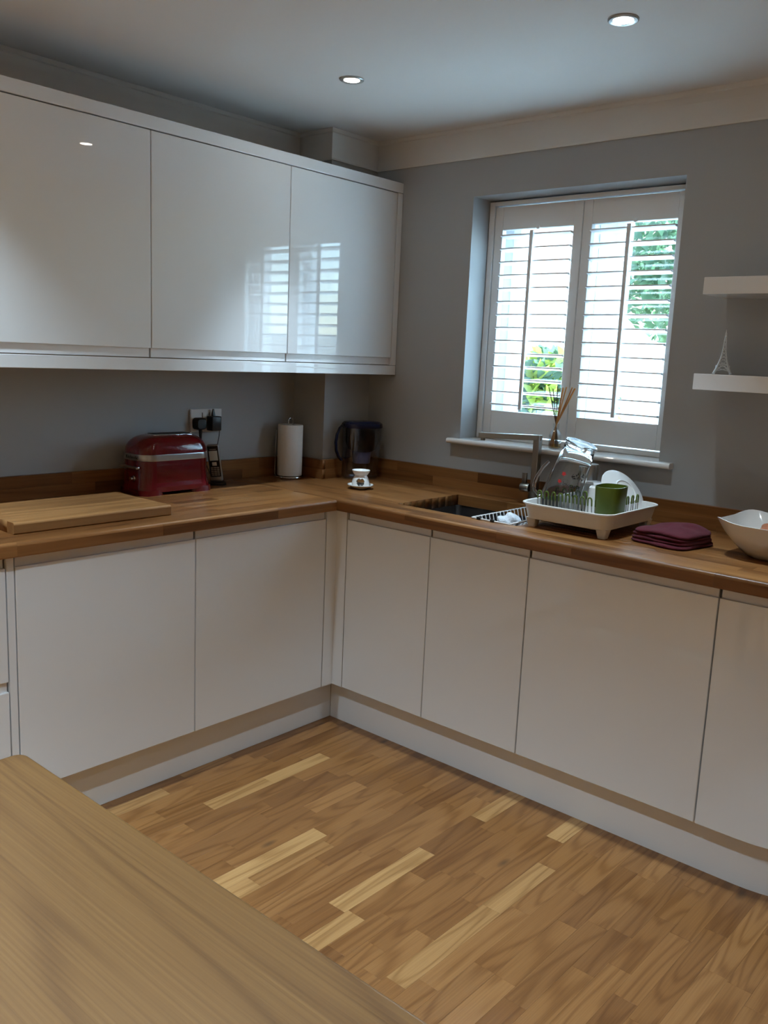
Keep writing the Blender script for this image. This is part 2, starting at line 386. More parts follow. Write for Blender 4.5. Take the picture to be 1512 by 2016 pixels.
SH = thing('plantation_shutter', 'white plantation shutters with two louvred panels filling the window', 'shutters', (WX0, .112, WZ0))
fw = WX1 - WX0; fh = WZ1 - WZ0
fr = MB()
for a, b, c, d in ((.002, .027, .001, fh - .006), (fw - .027, fw - .002, .001, fh - .006), (.027, fw - .027, .001, .020), (.027, fw - .027, fh - .022, fh - .006)):
    fr.rbox(a, b, 0, .05, c, d, .002)
obj('frame', fr, M_shut, SH)
for a in (.0245, fw - .0285):
    for z in (.11, fh - .13):
        obj('hinge', MB().rbox(a, a + .004, -.004, .004, z, z + .065, .0015), M_shut, SH)
LP = .0512
lov_mesh = None
for pi_, (a, b) in enumerate(((.030, .4245), (.4275, fw - .031))):
    z0, z1 = .0245, fh - .0265
    oz0, oz1 = 1.226 - WZ0, 1.945 - WZ0
    p = MB(); st = .037
    p.rbox(a, a + st, .004, .032, z0, z1, .002); p.rbox(b - st, b, .004, .032, z0, z1, .002)
    p.rbox(a + st, b - st, .005, .031, z0, oz0, .002); p.rbox(a + st, b - st, .005, .031, oz1, z1, .002)
    pan = obj('shutter_panel', p, M_shut, SH)
    L_ = b - a - 2 * st - .003
    if lov_mesh is None or pi_ == 1:
        lv = MB(); ring = []
        ring = [(-.0315, -.0024), (-.021, -.0042), (.021, -.0042), (.0315, -.0024), (.0315, .0024), (.021, .0042), (-.021, .0042), (-.0315, .0024)]
        lv.loft([[(-L_ / 2, y, z) for y, z in ring], [(L_ / 2, y, z) for y, z in ring]])
        lov_mesh = lv.mesh('louver', 14); lov_mesh.materials.append(M_shut)
    n = 14
    for i in range(n):
        zz = oz0 + (oz1 - oz0) * (i + .5) / n
        link('louver', lov_mesh, M_shut, pan, ((a + b) / 2, .018, zz), (math.radians(-5), 0, 0))
    cx = (.927 if pi_ == 0 else 1.334) - WX0
    obj('tilt_rod', MB().rbox(cx - .0075, cx + .0075, -.0275, -.0165, oz0 + .012, oz1 - .012, .002), M_shut, pan)
    obj('rod_catch', MB().lathe([(.0, -.004), (.008, -.004), (.008, .003), (.006, .005), (0, .005)], 14).xf(Matrix.Translation((cx + .010, .004, oz1 + .003)) @ Matrix.Rotation(PI / 2, 4, 'X')), M_shut, pan)

# ------------------------------------------------------------------ cabinets
def jdoor(parent, x0, x1, label=None):
    d = obj('door', MB().rbox(x0 + .0015, x1 - .0015, 0, .022, ZB, ZT, .0022, 3), M_gloss, parent)
    obj('handle_channel', MB().rbox(x0 + .0035, x1 - .0035, .0085, .0165, ZT - .03, ZU_ - .003, .001), M_chan, d)
    return d
def carcass(parent, w_, depth=.54, z0=ZB, z1=.848):
    m = MB(); t = .018
    m.box(.001, t, .026, depth, z0, z1); m.box(w_ - t, w_ - .001, .026, depth, z0, z1); m.box(t, w_ - t, .026, depth, z0, z0 + t); m.box(t, w_ - t, depth - .008, depth, z0 + t, z1)
    m.box(t, w_ - t, .03, .07, z1 - .012, z1)
    return obj('carcass', m, M_carc, parent, smooth=0)
LR = PI / 2
# left run (fronts face +x)
c = thing('base_cabinet', 'white gloss base cabinet below the toaster, next to the inner corner post', 'cabinet', (D1, -1.2423, 0), LR); carcass(c, 1.2423 - .6485); jdoor(c, 0, 1.2423 - .6485)
c = thing('base_cabinet', 'white gloss base cabinet under the chopping board beside the drawers', 'cabinet', (D1, -1.8435, 0), LR); carcass(c, 1.8435 - 1.2433); jdoor(c, 0, 1.8435 - 1.2433)
ep = obj('end_panel', MB().rbox(.036, D1 - .001, -1.8665, -1.8455, ZB, ZU_ - .001, .0015), M_gloss)
tag(ep, 'narrow white upright panel between the drawers and the base cabinet', 'panel')
c = thing('drawer_cabinet', 'white gloss drawer cabinet at the end of the run, cut by the frame', 'cabinet', (D1, -2.4685, 0), LR); carcass(c, .600)
for z0, z1 in ((.500, ZT), (ZB, .471)):
    d = obj('drawer', MB().rbox(.0015, .5985, 0, .022, z0, z1, .0022, 3), M_gloss, c)
    obj('handle_channel', MB().rbox(.0035, .5965, .0085, .0165, z1 - .03, z1 + (.031 if z1 == ZT else .0285), .001), M_chan, d)
# inner corner post
cp = MB(); cp.prism([(D1, -.6465), (D1, -D2), (.6415, -D2), (.6415, -D2 + .02), (D1 - .02, -D2 + .02), (D1 - .02, -.6465)], ZB, ZU_ - .001)
tag(obj('corner_post', cp, M_gloss, smooth=20), 'white L shaped filler post in the inner corner of the base units', 'post')
# right run (fronts face -y)
c = thing('sink_cabinet', 'white gloss two door base cabinet under the sink', 'cabinet', (.6431, -D2, 0), 0); m = MB(); w_ = 1.4348 - .6431
carcass(c, w_); jdoor(c, 0, 1.0377 - .6431); jdoor(c, 1.0377 - .6431, w_)
c = thing('base_cabinet', 'white gloss wide base cabinet below the dish rack and towel', 'cabinet', (1.4358, -D2, 0), 0); carcass(c, .6005); jdoor(c, 0, .6005)
# curved end cabinet
CX, CYc, CR = 2.15, -D2 + .40, .40
def arc_pts(cx, cy, r, n=16, a0=-PI / 2, a1=0): return [(cx + r * math.cos(a0 + (a1 - a0) * i / n), cy + r * math.sin(a0 + (a1 - a0) * i / n)) for i in range(n + 1)]
c = thing('curved_base_cabinet', 'white gloss base cabinet with curved door at the end of the run', 'cabinet', (2.0375, -D2, 0), 0)
ox, oy = 2.0375, -D2
loc2 = lambda P: [(p[0] - ox, p[1] - oy) for p in P]
def band(x0, r_out, r_in, z0, z1):
    a = [(x0, CYc - r_out)] + arc_pts(CX, CYc, r_out); b_ = [(x0, CYc - r_in)] + arc_pts(CX, CYc, r_in)
    return MB().prism(loc2(a + b_[::-1]), z0, z1)
d = obj('door', band(2.0395, CR, CR - .022, ZB, ZT), M_gloss, c, flat=False)
obj('handle_channel', band(2.0415, CR - .0085, CR - .0165, ZT - .03, ZU_ - .003), M_chan, d, flat=False)
obj('carcass', MB().prism(loc2([(2.0395, CYc - CR + .026)] + arc_pts(CX, CYc, CR - .026) + [(CX + CR - .026, -.03), (2.0395, -.03)]), ZB, .846), M_carc, c)
# plinths
tag(obj('plinth', MB().rbox(K1 - .018, K1, -2.4685, -K2 + .0, .0, ZB - .002, .001), M_gloss), 'white plinth board below the cabinets with the toaster', 'plinth')
pl = MB(); a = [(K1 + .001, CYc - (CR - .048))] + arc_pts(CX, CYc, CR - .048); b_ = [(K1 + .001, CYc - CR + .066)] + arc_pts(CX, CYc, CR - .066)
tag(obj('plinth', pl.prism(a + b_[::-1], 0, ZB - .002), M_gloss, flat=False), 'white plinth board below the sink cabinets, curving at its end', 'plinth')

# wall cabinets
UF = .34
def wall_cab(y0, y1, label, back):
    c = thing('wall_cabinet', label, 'cabinet', (UF, y0, 0), LR, 'white gloss wall cabinets'); w_ = y1 - y0
    obj('carcass', MB().box(.001, w_ - .001, .026, UF - back, 1.392, 2.1), M_carc, c, smooth=0)
    d = obj('door', MB().rbox(.0015, w_ - .0015, 0, .022, 1.4209, 2.0985, .0022, 3), M_gloss, c)
    obj('handle_channel', MB().rbox(.0035, w_ - .0035, .0085, .0165, 1.3915, 1.45, .001), M_chan, d)
wall_cab(-.6368, -.0345, 'white gloss wall cabinet nearest the window, reflecting the shutters', PX + .003)
wall_cab(-1.2385, -.6368, 'white gloss wall cabinet in the middle of the three', .002)
wall_cab(-1.8405, -1.2385, 'white gloss wall cabinet furthest from the window, a downlight mirrored in its door', .002)
tag(obj('filler_panel', MB().rbox(UF - .022, UF, -.0335, -.002, 1.3895, 2.1005, .001), M_gloss), 'slim white filler strip between wall cabinet and window wall', 'panel')
tag(obj('cabinet_cornice', MB().rbox(.10, UF + .002, -1.8405, -.002, 2.1015, 2.142, .0015).box(.30, .301, -1.84, -1.839, 2.11, 2.12), M_gloss), 'white board capping the top of the wall cabinets', 'board')
tag(obj('cabinet_pelmet', MB().rbox(UF - .02, UF, -1.8405, -.002, 1.349, 1.3885, .0015), M_gloss), 'white pelmet strip under the wall cabinets', 'board')

# ------------------------------------------------------------------ worktops
TH = ZW - ZU_
WW = W2 / 15
rng = random.Random(5)
wl = thing('worktop', 'oiled oak stave worktop holding the toaster and chopping board', 'worktop', (0, 0, ZW))
wwL = W1 / 15
for r in range(15):
    x0 = r * wwL
    segs = cut_lengths(-2.49, -W2 - .0006, .18, .55, rng, rng.uniform(.15, .5))
    for a, b in segs:
        kind = 'front' if r == 14 else 'flat'
        # front row: the rounded -y side of the mesh turned to +x
        put_stave('stave', stave_mesh(b - a - .0003, wwL - .0002, TH, M_top, kind, .0003), wl, x0 + wwL / 2, (a + b) / 2, 0, PI / 2)
wr = thing('worktop', 'oiled oak stave worktop running under the window with the sink cut-out', 'worktop', (0, 0, ZW))
HX0, HX1 = .806, 1.325
HR0, HR1 = 3, 12   # rows cut by the sink opening (0 = at the wall)
WCX, WCY, WCR = 2.20, -W2 + .42, .42
GX0, GX1 = 1.345, 1.70
for r in range(15):
    y1 = -r * WW; y0 = y1 - WW; ym = (y0 + y1) / 2
    start = 0.0 if y1 <= -PY + .001 else PX + .0005
    if y0 < -PY < y1: start = PX + .0005
    ivs = [(start, 2.2)]
    if HR0 <= r < HR1 + 0: ivs = [(start, HX0), (HX1, 2.2)]
    for ia, ib in ivs:
        segs = cut_lengths(ia, ib, .18, .55, rng, rng.uniform(.15, .5))
        for a, b in segs:
            groove = 4 <= r <= 10 and a < GX1 and b > GX0
            kind = 'front' if r == 14 else 'flat'
            if not groove:
                put_stave('stave', stave_mesh(b - a - .0003, WW - .0002, TH, M_top, kind, .0003), wr, (a + b) / 2, ym, 0, 0)
            else:
                for p, q in ((a, min(b, GX0)), (max(a, GX0), min(b, GX1)), (max(a, GX1), b)):
                    if q - p < .004: continue
                    if p >= GX0 - 1e-6 and q <= GX1 + 1e-6:
                        put_stave('stave', stave_mesh(q - p - .0001, WW - .005, TH, M_top, 'flat', .0008), wr, (p + q) / 2, ym - .0025 + .005, 0, 0)
                        put_stave('drainer_groove', stave_mesh(q - p - .0001, .0048, TH - .004, M_top, 'flat', .0002), wr, (p + q) / 2, y0 + .0025, -.004, 0)
                    else:
                        put_stave('stave', stave_mesh(q - p - .0001, WW - .0002, TH, M_top, kind, .0003), wr, (p + q) / 2, ym, 0, 0)
    # curved end piece of each row
    pts = [(2.2, y1), (2.2, y0)]
    xe = lambda y: WCX + (math.sqrt(max(0, WCR ** 2 - (y - WCY) ** 2)) if y < WCY else WCR)
    ys = [y0 + (y1 - y0) * k / 4 for k in range(5)]
    pts = [(2.2003, y1 - .0001), (2.2003, y0 + .0001)] + [(xe(y), min(max(y, y0 + .0001), y1 - .0001)) for y in ys if xe(y) > 2.2005]
    mm = MB().prism([(p[0] - 2.3, p[1] - ym) for p in pts], -TH, 0).mesh('stave', 30); mm.materials.append(M_top)
    put_stave('stave', mm, wr, 2.3, ym, 0, 0)

# upstands
def upstand(label, x0, x1, y0, y1, axis):
    u = thing('upstand', label, 'upstand', (0, 0, ZW)); hh = .082; rows = 2
    for r in range(rows):
        z1 = hh * (r + 1) / rows; t = hh / rows
        a0, a1 = (x0, x1) if axis == 'x' else (y0, y1)
        for a, b in cut_lengths(a0, a1, .18, .5, rng, rng.uniform(.15, .45)):
            L_ = b - a - .0003
            W_ = (y1 - y0) if axis == 'x' else (x1 - x0)
            me = stave_mesh(L_, W_, t - .0002, M_top, 'flat', .0006 if r == rows - 1 else .0002)
            if axis == 'x': put_stave('stave', me, u, (a + b) / 2, (y0 + y1) / 2, z1, 0)
            else: put_stave('stave', me, u, (x0 + x1) / 2, (a + b) / 2, z1, PI / 2)
upstand('oak upstand along the wall behind the toaster', .0005, .0185, -2.49, -PY - .019, 'y')
upstand('short oak upstand on the side of the grey pier by the kitchen roll', .0005, PX + .018, -PY - .0185, -PY - .0005, 'x')
upstand('short oak upstand on the front of the grey pier behind the jug', PX + .0005, PX + .0185, -PY, -.0195, 'y')
upstand('long oak upstand under the window behind the sink', PX + .0005, 2.60, -.0185, -.0005, 'x')

# ------------------------------------------------------------------ sink
sy1, sy0 = -HR0 * WW, -HR1 * WW
s = thing('kitchen_sink', 'undermounted brushed steel sink bowl set into the oak worktop', 'sink', ((HX0 + HX1) / 2, (sy0 + sy1) / 2, ZU_))
hx, hy = (HX1 - HX0) / 2 + .004, (sy1 - sy0) / 2 + .004
rings = [rrect(hx + .02, hy + .02, .03, 5, z=-.001), rrect(hx, hy, .02, 5, z=-.001), rrect(hx, hy, .02, 5, z=-.008), rrect(hx - .003, hy - .003, .02, 5, z=-.17), rrect(hx - .02, hy - .02, .02, 5, z=-.19), rrect(.045, .045, .045, 5, z=-.195)]
obj('bowl', MB().loft(rings, False, False), M_sinksteel, s)
obj('drain', MB().lathe([(.0, -.196), (.046, -.196), (.044, -.193), (.02, -.197), (0, -.197)], 24), M_steel, s)

# tap
tp = thing('mixer_tap', 'brushed square mixer tap with spout swung over the sink', 'tap', (1.128, -.085, ZW))
obj('base', MB().lathe([(.0, 0), (.026, 0), (.026, .008), (.022, .012), (.022, .05), (0, .05)], 28), M_nickel, tp)
obj('column', MB().rbox(-.0125, .0125, -.0125, .0125, .05, .2655, .002), M_nickel, tp)
ang = math.atan2(-.135, -.165)
spm = Matrix.Rotation(ang, 4, 'Z')
sp = obj('spout', MB().rbox(-.0125, .222, -.0125, .0125, .2455, .2655, .002).xf(spm), M_nickel, tp)
obj('aerator', MB().lathe([(0, .236), (.0085, .236), (.0085, .2456), (0, .2456)], 18, (.205, 0)).xf(spm), M_nickel, sp)
hd = obj('lever_hub', MB().lathe([(0, 0), (.016, 0), (.0175, .004), (.0175, .034), (.016, .038), (0, .038)], 24).xf(Matrix.Translation((-.02, 0, .062)) @ Matrix.Rotation(-PI / 2, 4, 'Y')), M_nickel, tp)
obj('lever', MB().rbox(-.055, -.036, -.005, .005, .078, .118, .0015), M_nickel, hd)

# ------------------------------------------------------------------ shelves
tag(obj('floating_shelf', MB().rbox(1.744, 2.42, -.203, -.0005, 1.367, 1.417, .0015), M_gloss), 'lower white floating shelf carrying the silver tower ornament', 'shelf', 'white floating shelves')
tag(obj('floating_shelf', MB().rbox(1.7458, 2.42, -.203, -.0005, 1.6588, 1.710, .0015), M_gloss), 'upper white floating shelf with nothing on it', 'shelf', 'white floating shelves')

# ------------------------------------------------------------------ downlights
def downlight(x, y, label):
    t = thing('downlight', label, 'downlight', (x, y, H), 0, 'recessed ceiling downlights')
    obj('bezel', MB().lathe([(.0405, -.0002), (.0405, -.003), (.037, -.0055), (.031, -.0055), (.0265, -.0035), (.0262, -.0002)], 40, cap0=False, cap1=False, closed=True), M_bezel, t)
    obj('lens', MB().lathe([(0, -.003), (.026, -.003), (.026, -.0006), (0, -.0006)], 32), M_lens, t)
    d = bpy.data.lights.new('downlight_beam', 'SPOT'); d.energy = LAMP if y > -1 else (LAMP2 if y > -3 else REAR_FILL); d.spot_size = math.radians(68 if y > -1 else 100); d.spot_blend = .9; d.shadow_soft_size = .026; d.color = (.70, .905, 1.05)
    o = bpy.data.objects.new('downlight_beam', d); COL.objects.link(o); o.parent = t; o.location = (0, 0, -.012)
downlight(.702, -.71, 'lit ceiling downlight above the inner corner of the worktops')
downlight(1.658, -.69, 'lit ceiling downlight in front of the window, further towards the shelves')
for i, (x, y, lb) in enumerate(((2.61, -.70, 'lit ceiling downlight beyond the shelves'), (.70, -2.2, 'lit ceiling downlight above the drawers'), (1.66, -2.2, 'lit ceiling downlight above the table corner'), (2.61, -2.2, 'lit ceiling downlight over the table end'), (1.30, -3.7, 'unseen fill downlight added behind the table'), (3.10, -3.7, 'unseen fill downlight added in the rear of the room'))):  # last two, at the rear, are added to fill the room with light
    downlight(x, y, lb)
# ------------------------------------------------------------------ table
TX0, TX1, TY0, TY1, TZ = 1.508, 2.66, -3.16, -2.2845, .75
t = thing('dining_table', 'oiled oak table in front, its corner pointing at the drawers', 'table', (TX0, TY0, 0))
lx, ly = TX1 - TX0, TY1 - TY0
def slab(lx, ly, z0, z1, rc, re):
    rings = []
    for k in range(4): a = k / 3 * PI / 2; rings.append(rrect(lx / 2 - re + re * math.sin(a), ly / 2 - re + re * math.sin(a), rc, 6, (lx / 2, ly / 2), z0 + re - re * math.cos(a)))
    for k in range(5): a = k / 4 * PI / 2; rings.append(rrect(lx / 2 - re + re * math.cos(a), ly / 2 - re + re * math.cos(a), rc, 6, (lx / 2, ly / 2), z1 - re + re * math.sin(a)))
    return MB().loft(rings)
obj('tabletop', slab(lx, ly, TZ - .032, TZ, .018, .006), M_table, t)
for px_ in (.06, lx - .13):
    for py_ in (.06, ly - .13):
        obj('leg', MB().loft([rrect(.026, .026, .004, 2, (px_ + .035, py_ + .035), 0), rrect(.035, .035, .004, 2, (px_ + .035, py_ + .035), TZ - .033)]), M_table, t)
for a in ((.13, lx - .13, .075, .097), (.13, lx - .13, ly - .097, ly - .075)):
    obj('apron', MB().rbox(*a, TZ - .12, TZ - .033, .002), M_table, t)
for a in ((.075, .097, .13, ly - .13), (lx - .097, lx - .075, .13, ly - .13)):
    obj('apron', MB().rbox(*a, TZ - .12, TZ - .033, .002), M_table, t)

# ------------------------------------------------------------------ chopping board
t = thing('chopping_board', 'thick oak chopping board lying in front of the toaster', 'chopping board', (.207, -1.8125, ZW)); bw = .322 / 8
for i in range(8):
    kind = 'board' if i in (0, 7) else 'flat'
    put_stave('stave', stave_mesh(.5175, bw - .0001, .033, M_board, kind, .0012), t, bw * (i + .5), .5175 / 2, .0335, PI / 2 if i > 0 else -PI / 2)

# ------------------------------------------------------------------ toaster (local x = length, -y = front)
dg = bpy.context.evaluated_depsgraph_get
def text_mesh(s, size, ext=.0003):
    cu = bpy.data.curves.new('lettering', 'FONT'); cu.body = s; cu.size = size; cu.extrude = ext; cu.align_x = 'CENTER'; cu.align_y = 'CENTER'; cu.resolution_u = 3
    o = bpy.data.objects.new('lettering', cu); COL.objects.link(o); bpy.context.view_layer.update()
    me = bpy.data.meshes.new_from_object(o.evaluated_get(dg())); bpy.data.objects.remove(o); me.materials.clear(); return me
t = thing('toaster', 'red enamel two slot toaster with a steel band round its middle', 'toaster', (.107, -1.018, ZW), PI / 2)
def tr(z, a, b, r=.055): return rrect(a, b, r, 8, z=z)
low = [tr(.010, .152, .080), tr(.012, .158, .086), tr(.030, .157, .085), tr(.045, .153, .082), tr(.125, .151, .080)]
obj('lower_body', MB().loft(low), M_red, t)
obj('band', MB().loft([tr(.124, .150, .079), tr(.1245, .1525, .0815), tr(.127, .1530, .0820), tr(.1445, .1530, .0820), tr(.147, .1525, .0815), tr(.1475, .150, .079)]), M_steel, t)
dome = [tr(.147, .151, .080)]
for k in range(1, 11):
    s_ = math.sin(k / 10 * PI / 2); c_ = math.cos(k / 10 * PI / 2)
    dome.append(tr(.147 + .066 * s_, .151 - .072 * (1 - c_) ** 1.1, .080 - .052 * (1 - c_), .055 - .03 * (1 - c_)))
obj('upper_body', MB().loft(dome), M_red, t)
pl_ = obj('slot_plate', MB().loft([rrect(.088, .034, .012, 4, (.012, 0), .206), rrect(.088, .034, .012, 4, (.012, 0), .2138), rrect(.084, .030, .010, 4, (.012, 0), .2150)]), M_chrome, t)
obj('bread_slot', MB().loft([rrect(.079, .025, .004, 3, (.012, 0), .2100), rrect(.079, .025, .004, 3, (.012, 0), .2158)]), M_dark, pl_)
for sx in (-1, 1):
    obj('foot', MB().loft([rrect(.048, .086, .030, 5, (sx * .106, 0), 0), rrect(.052, .0865, .040, 5, (sx * .106, 0), .020)]), M_red, t)
obj('lever_bar', MB().rbox(-.166, -.150, -.055, .055, .096, .105, .003), M_steel, t)
kn = obj('control_knob', MB().lathe([(0, 0), (.010, 0), (.010, .004), (.0075, .006), (.0075, .018), (0, .018)], 20).xf(Matrix.Translation((-.150, -.02, .060)) @ Matrix.Rotation(-PI / 2, 4, 'Y')), M_chrome, t)
lt = link('lettering', text_mesh('KitchenAid', .017), M_blackink, t, (-.1532, -.010, .1357), (PI / 2, 0, -PI / 2))

# ------------------------------------------------------------------ phone
def rot_thing(o, lean_axis, lean, rz):
    o.rotation_mode = 'QUATERNION'; o.rotation_quaternion = (Matrix.Rotation(lean, 3, lean_axis) @ Matrix.Rotation(rz, 3, 'Z')).to_quaternion()
t = thing('phone_cradle', 'small dark charging cradle under the cordless phone', 'phone charger', (.088, -.765, ZW), 1.0)
obj('cradle_base', MB().loft([rrect(.034, .034, .02, 5, z=0), rrect(.034, .034, .02, 5, z=.008), rrect(.027, .02, .012, 5, (0, .004), .013)]), M_black, t)
t = thing('cordless_phone', 'black and silver cordless phone handset leaning by the toaster', 'phone', (.088, -.765, ZW + .0135))
rot_thing(t, Vector((1, .2, 0)).normalized(), .20, .72)
b = obj('handset', MB().rbox(-.024, .024, -.010, .010, 0, .150, .006, 3), M_silverp, t)
f = obj('faceplate', MB().rbox(-.021, .021, -.0118, -.009, .022, .147, .0015), M_black, t)
obj('display', MB().rbox(-.0165, .0165, -.0127, -.0110, .088, .128, .0008), M_screen, f)
obj('earpiece', MB().rbox(-.013, .013, -.0125, -.0110, .132, .1355, .0005), M_silverp, f)
nk = obj('navigation_key', MB().rbox(-.009, .009, -.0132, -.0110, .067, .082, .0015).box(-.003, .003, -.0134, -.013, .072, .077), M_white, f)
for r in range(5):
    for q in range(3):
        obj('key', MB().rbox(-.0165 + q * .0115, -.0065 + q * .0115, -.0125, -.011, .026 + r * .0076, .0315 + r * .0076, .0006), M_silverp, f)
obj('chin', MB().rbox(-.020, .020, -.0125, -.008, .004, .019, .002), M_silverp, t)

# ------------------------------------------------------------------ socket, plugs
t = thing('double_socket', 'white double power socket plate on the grey wall', 'power socket', (.0005, -.7605, 1.145), PI / 2)   # local x along wall, -y out
obj('faceplate', MB().rbox(-.0755, .0755, -.010, 0, -.046, .046, .0025), M_socket, t)
for x_ in (-.013, .022):
    obj('switch', MB().rbox(x_ - .0075, x_ + .0075, -.0125, -.0095, .010, .031, .001), M_socket, t)
for x_ in (-.0125 - .0085, .0220 - .0085):
    obj('switch_edge', MB().box(x_ - .001, x_ + .0005, -.0122, -.0098, .010, .0315), M_black, t)
t = thing('power_plug', 'rounded black three pin plug of the toaster in the socket', 'plug', (.0115, -.803, 1.134), PI / 2)
obj('plug_body', MB().loft([rrect(.0265, .024, .012, 5).copy()]).v and MB().loft([[(x_, -y_, z_) for x_, z_, _ in rrect(.0265, .0235, .014, 5)] for y_ in (0,)] + [[(x_ * s_, -y_, z_ * s_) for x_, z_, _ in rrect(.0265, .0235, .014, 5)] for y_, s_ in ((.016, 1), (.024, .92), (.028, .75))]), M_black, t)
obj('cord', MB().tube([(.0, -.016, -.022), (0, -.017, -.045), (.002, -.016, -.07), (.0, -.010, -.12), (-.01, -.006, -.18), (-.04, -.006, -.20)], [.0075, .006, .004, .0036, .0036, .0036], 10), M_black, t)
t = thing('phone_adaptor', 'square black phone charger with thin lead in the socket', 'plug', (.0115, -.737, 1.137), PI / 2)
obj('adaptor_body', MB().rbox(-.0245, .022, -.038, 0, -.032, .026, .004, 3), M_black, t)
obj('earth_tab', MB().loft([rrect(.009, .006, .003, 3, (.001, -.012), .02), rrect(.003, .003, .002, 3, (.001, -.010), .054)]), M_black, t)
obj('lead', MB().tube([(.018, -.030, -.028), (.016, -.03, -.05), (.008, -.03, -.085), (-.02, -.028, -.105), (-.06, -.02, -.12), (-.03, -.03, -.20), (.0, -.05, -.237)], .0016, 8), M_black, t)

# ------------------------------------------------------------------ kitchen roll
KX, KY = .082, -.372
t = thing('kitchen_roll_holder', 'chrome wire kitchen roll holder with looped top', 'kitchen roll holder', (KX, KY, ZW))
cir = [(.060 * math.cos(2 * PI * i / 32), .060 * math.sin(2 * PI * i / 32), .0035) for i in range(32)]
obj('base_ring', MB().tube(cir, .003, 8, True), M_chrome, t)
obj('base_bar', MB().tube([(-.06, 0, .0035), (.06, 0, .0035)], .0028, 8).tube([(0, -.06, .0035), (0, .06, .0035)], .0028, 8), M_chrome, t)
lp = [(0, 0, .003), (0, 0, .228)] + [(.012 * math.sin(a) * 0, -.0105 + .0105 * math.cos(a), .236 + .0125 * math.sin(a)) for a in [PI * k / 8 for k in range(0, 11)]]
obj('rod', MB().tube([(0, .0105, .003), (0, .0105, .225)] + [(0, .0125 * math.cos(PI * k / 10), .238 + .016 * math.sin(PI * k / 10)) for k in range(11)] + [(0, -.0125, .228)], .0022, 8), M_chrome, t)
sa = math.atan2(-.66, -.75)
e = (math.cos(sa), math.sin(sa))
obj('side_arm', MB().tube([(.060 * e[0], .060 * e[1], .004), (.064 * e[0], .064 * e[1], .012), (.063 * e[0], .063 * e[1], .09), (.060 * e[0], .060 * e[1], .20)], .0024, 8), M_chrome, t)
obj('arm_ball', MB().lathe([(.0004, -.004), (.003, -.003), (.0043, 0), (.003, .003), (.0004, .004)], 12).xf(Matrix.Translation((.063 * e[0], .063 * e[1], .085))), M_chrome, t)
kr = MB().lathe([(.019, .0075), (.050, .0075), (.053, .010), (.0535, .223), (.0515, .226), (.019, .226)], 48, cap0=False, cap1=False, closed=True)
ko = obj('kitchen_roll', kr, M_paper, loc=(KX, KY, ZW)); tag(ko, 'white roll of kitchen paper standing on the wire holder', 'kitchen roll')

# ------------------------------------------------------------------ water filter jug
ja = math.atan2(.158, .06)
t = thing('water_filter_jug', 'clear water filter jug with navy lid and handle in the corner', 'jug', (.277, -.138, ZW), ja)   # local x along the long side (to the window)
def jr(z, a, b, r, dx=0): return rrect(a, b, r, 8, (dx, 0), z)
wall_o = [jr(.001, .074, .042, .035), jr(.012, .080, .047, .04), jr(.12, .083, .050, .045, .003), (jr(.225, .086, .052, .048, .005))]
wall_i = [jr(.224, .084, .050, .046, .005), jr(.12, .081, .048, .043, .003), jr(.014, .078, .045, .038), jr(.006, .072, .040, .033)]
obj('body', MB().loft(wall_o + wall_i), M_jug, t)
fu = [jr(.236, .080, .049, .046, .006), jr(.17, .076, .046, .043, .006), jr(.13, .062, .040, .038, .006), jr(.118, .040, .036, .034, .006)]
fi = [jr(.120, .036, .033, .030, .006), jr(.132, .059, .037, .035, .006), jr(.17, .073, .043, .040, .006), jr(.236, .077, .046, .043, .006)]
obj('funnel', MB().loft(fu + fi), M_funnel, t)
obj('filter_cartridge', MB().loft([jr(.068, .036, .030, .028, .006), jr(.072, .038, .032, .030, .006), jr(.105, .040, .033, .030, .006), jr(.119, .042, .034, .032, .006)]), M_cart, t)
lid = obj('lid', MB().loft([jr(.222, .089, .055, .05, .005), jr(.226, .091, .057, .052, .005), jr(.240, .090, .056, .052, .004), jr(.248, .080, .046, .042, .003), jr(.250, .05, .03, .028, .0)]), M_navy, t)
hp = [(-.070, 0, .241), (-.086, 0, .238), (-.102, 0, .222), (-.114, 0, .195), (-.119, 0, .160), (-.116, 0, .125), (-.105, 0, .098), (-.090, 0, .082)]
obj('handle', MB().loft([[(p[0] + q[0] * .8, q[1] * 1.5, p[2] + q[0] * .0 + q[2]) for q in [(.0065 * math.cos(2 * PI * i / 10), .0075 * math.sin(2 * PI * i / 10), .003 * math.cos(2 * PI * i / 10)) for i in range(10)]] for p in hp]), M_navy, t)

# ------------------------------------------------------------------ oil burner
t = thing('oil_burner', 'small white ceramic oil burner with heart shaped opening', 'oil burner', (.482, -.352, ZW), math.atan2(-.743, .645))  # local +x faces the camera
obj('saucer', MB().lathe([(0, 0), (.024, 0), (.030, .004), (.047, .011), (.053, .016), (.0525, .018), (.046, .0145), (.030, .008), (.0, .007)], 40), M_white, t)
n, mlev = 72, 22; z0, z1 = .009, .057
def br(z):
    u = (z - z0) / (z1 - z0); return .037 * math.sqrt(max(.0, 1 - ((u - .28) / 1.0) ** 2 * 1.0)) * (1 - .12 * u)
def heart(a, z):
    x_ = a * .037 / .0185; y_ = (z - .0265) / .0165
    y_ = y_ + .15
    return (x_ * x_ + (y_ - abs(x_) ** .75 * .62) ** 2) < .95
m = MB(); vo, vi = [], []
for j in range(mlev + 1):
    z = z0 + (z1 - z0) * j / mlev
    for i in range(n):
        a = 2 * PI * i / n; r = br(z)
        vo.append((r * math.cos(a), r * math.sin(a), z)); vi.append(((r - .0035) * math.cos(a), (r - .0035) * math.sin(a), z))
m.v = vo + vi; off = len(vo); keep = {}
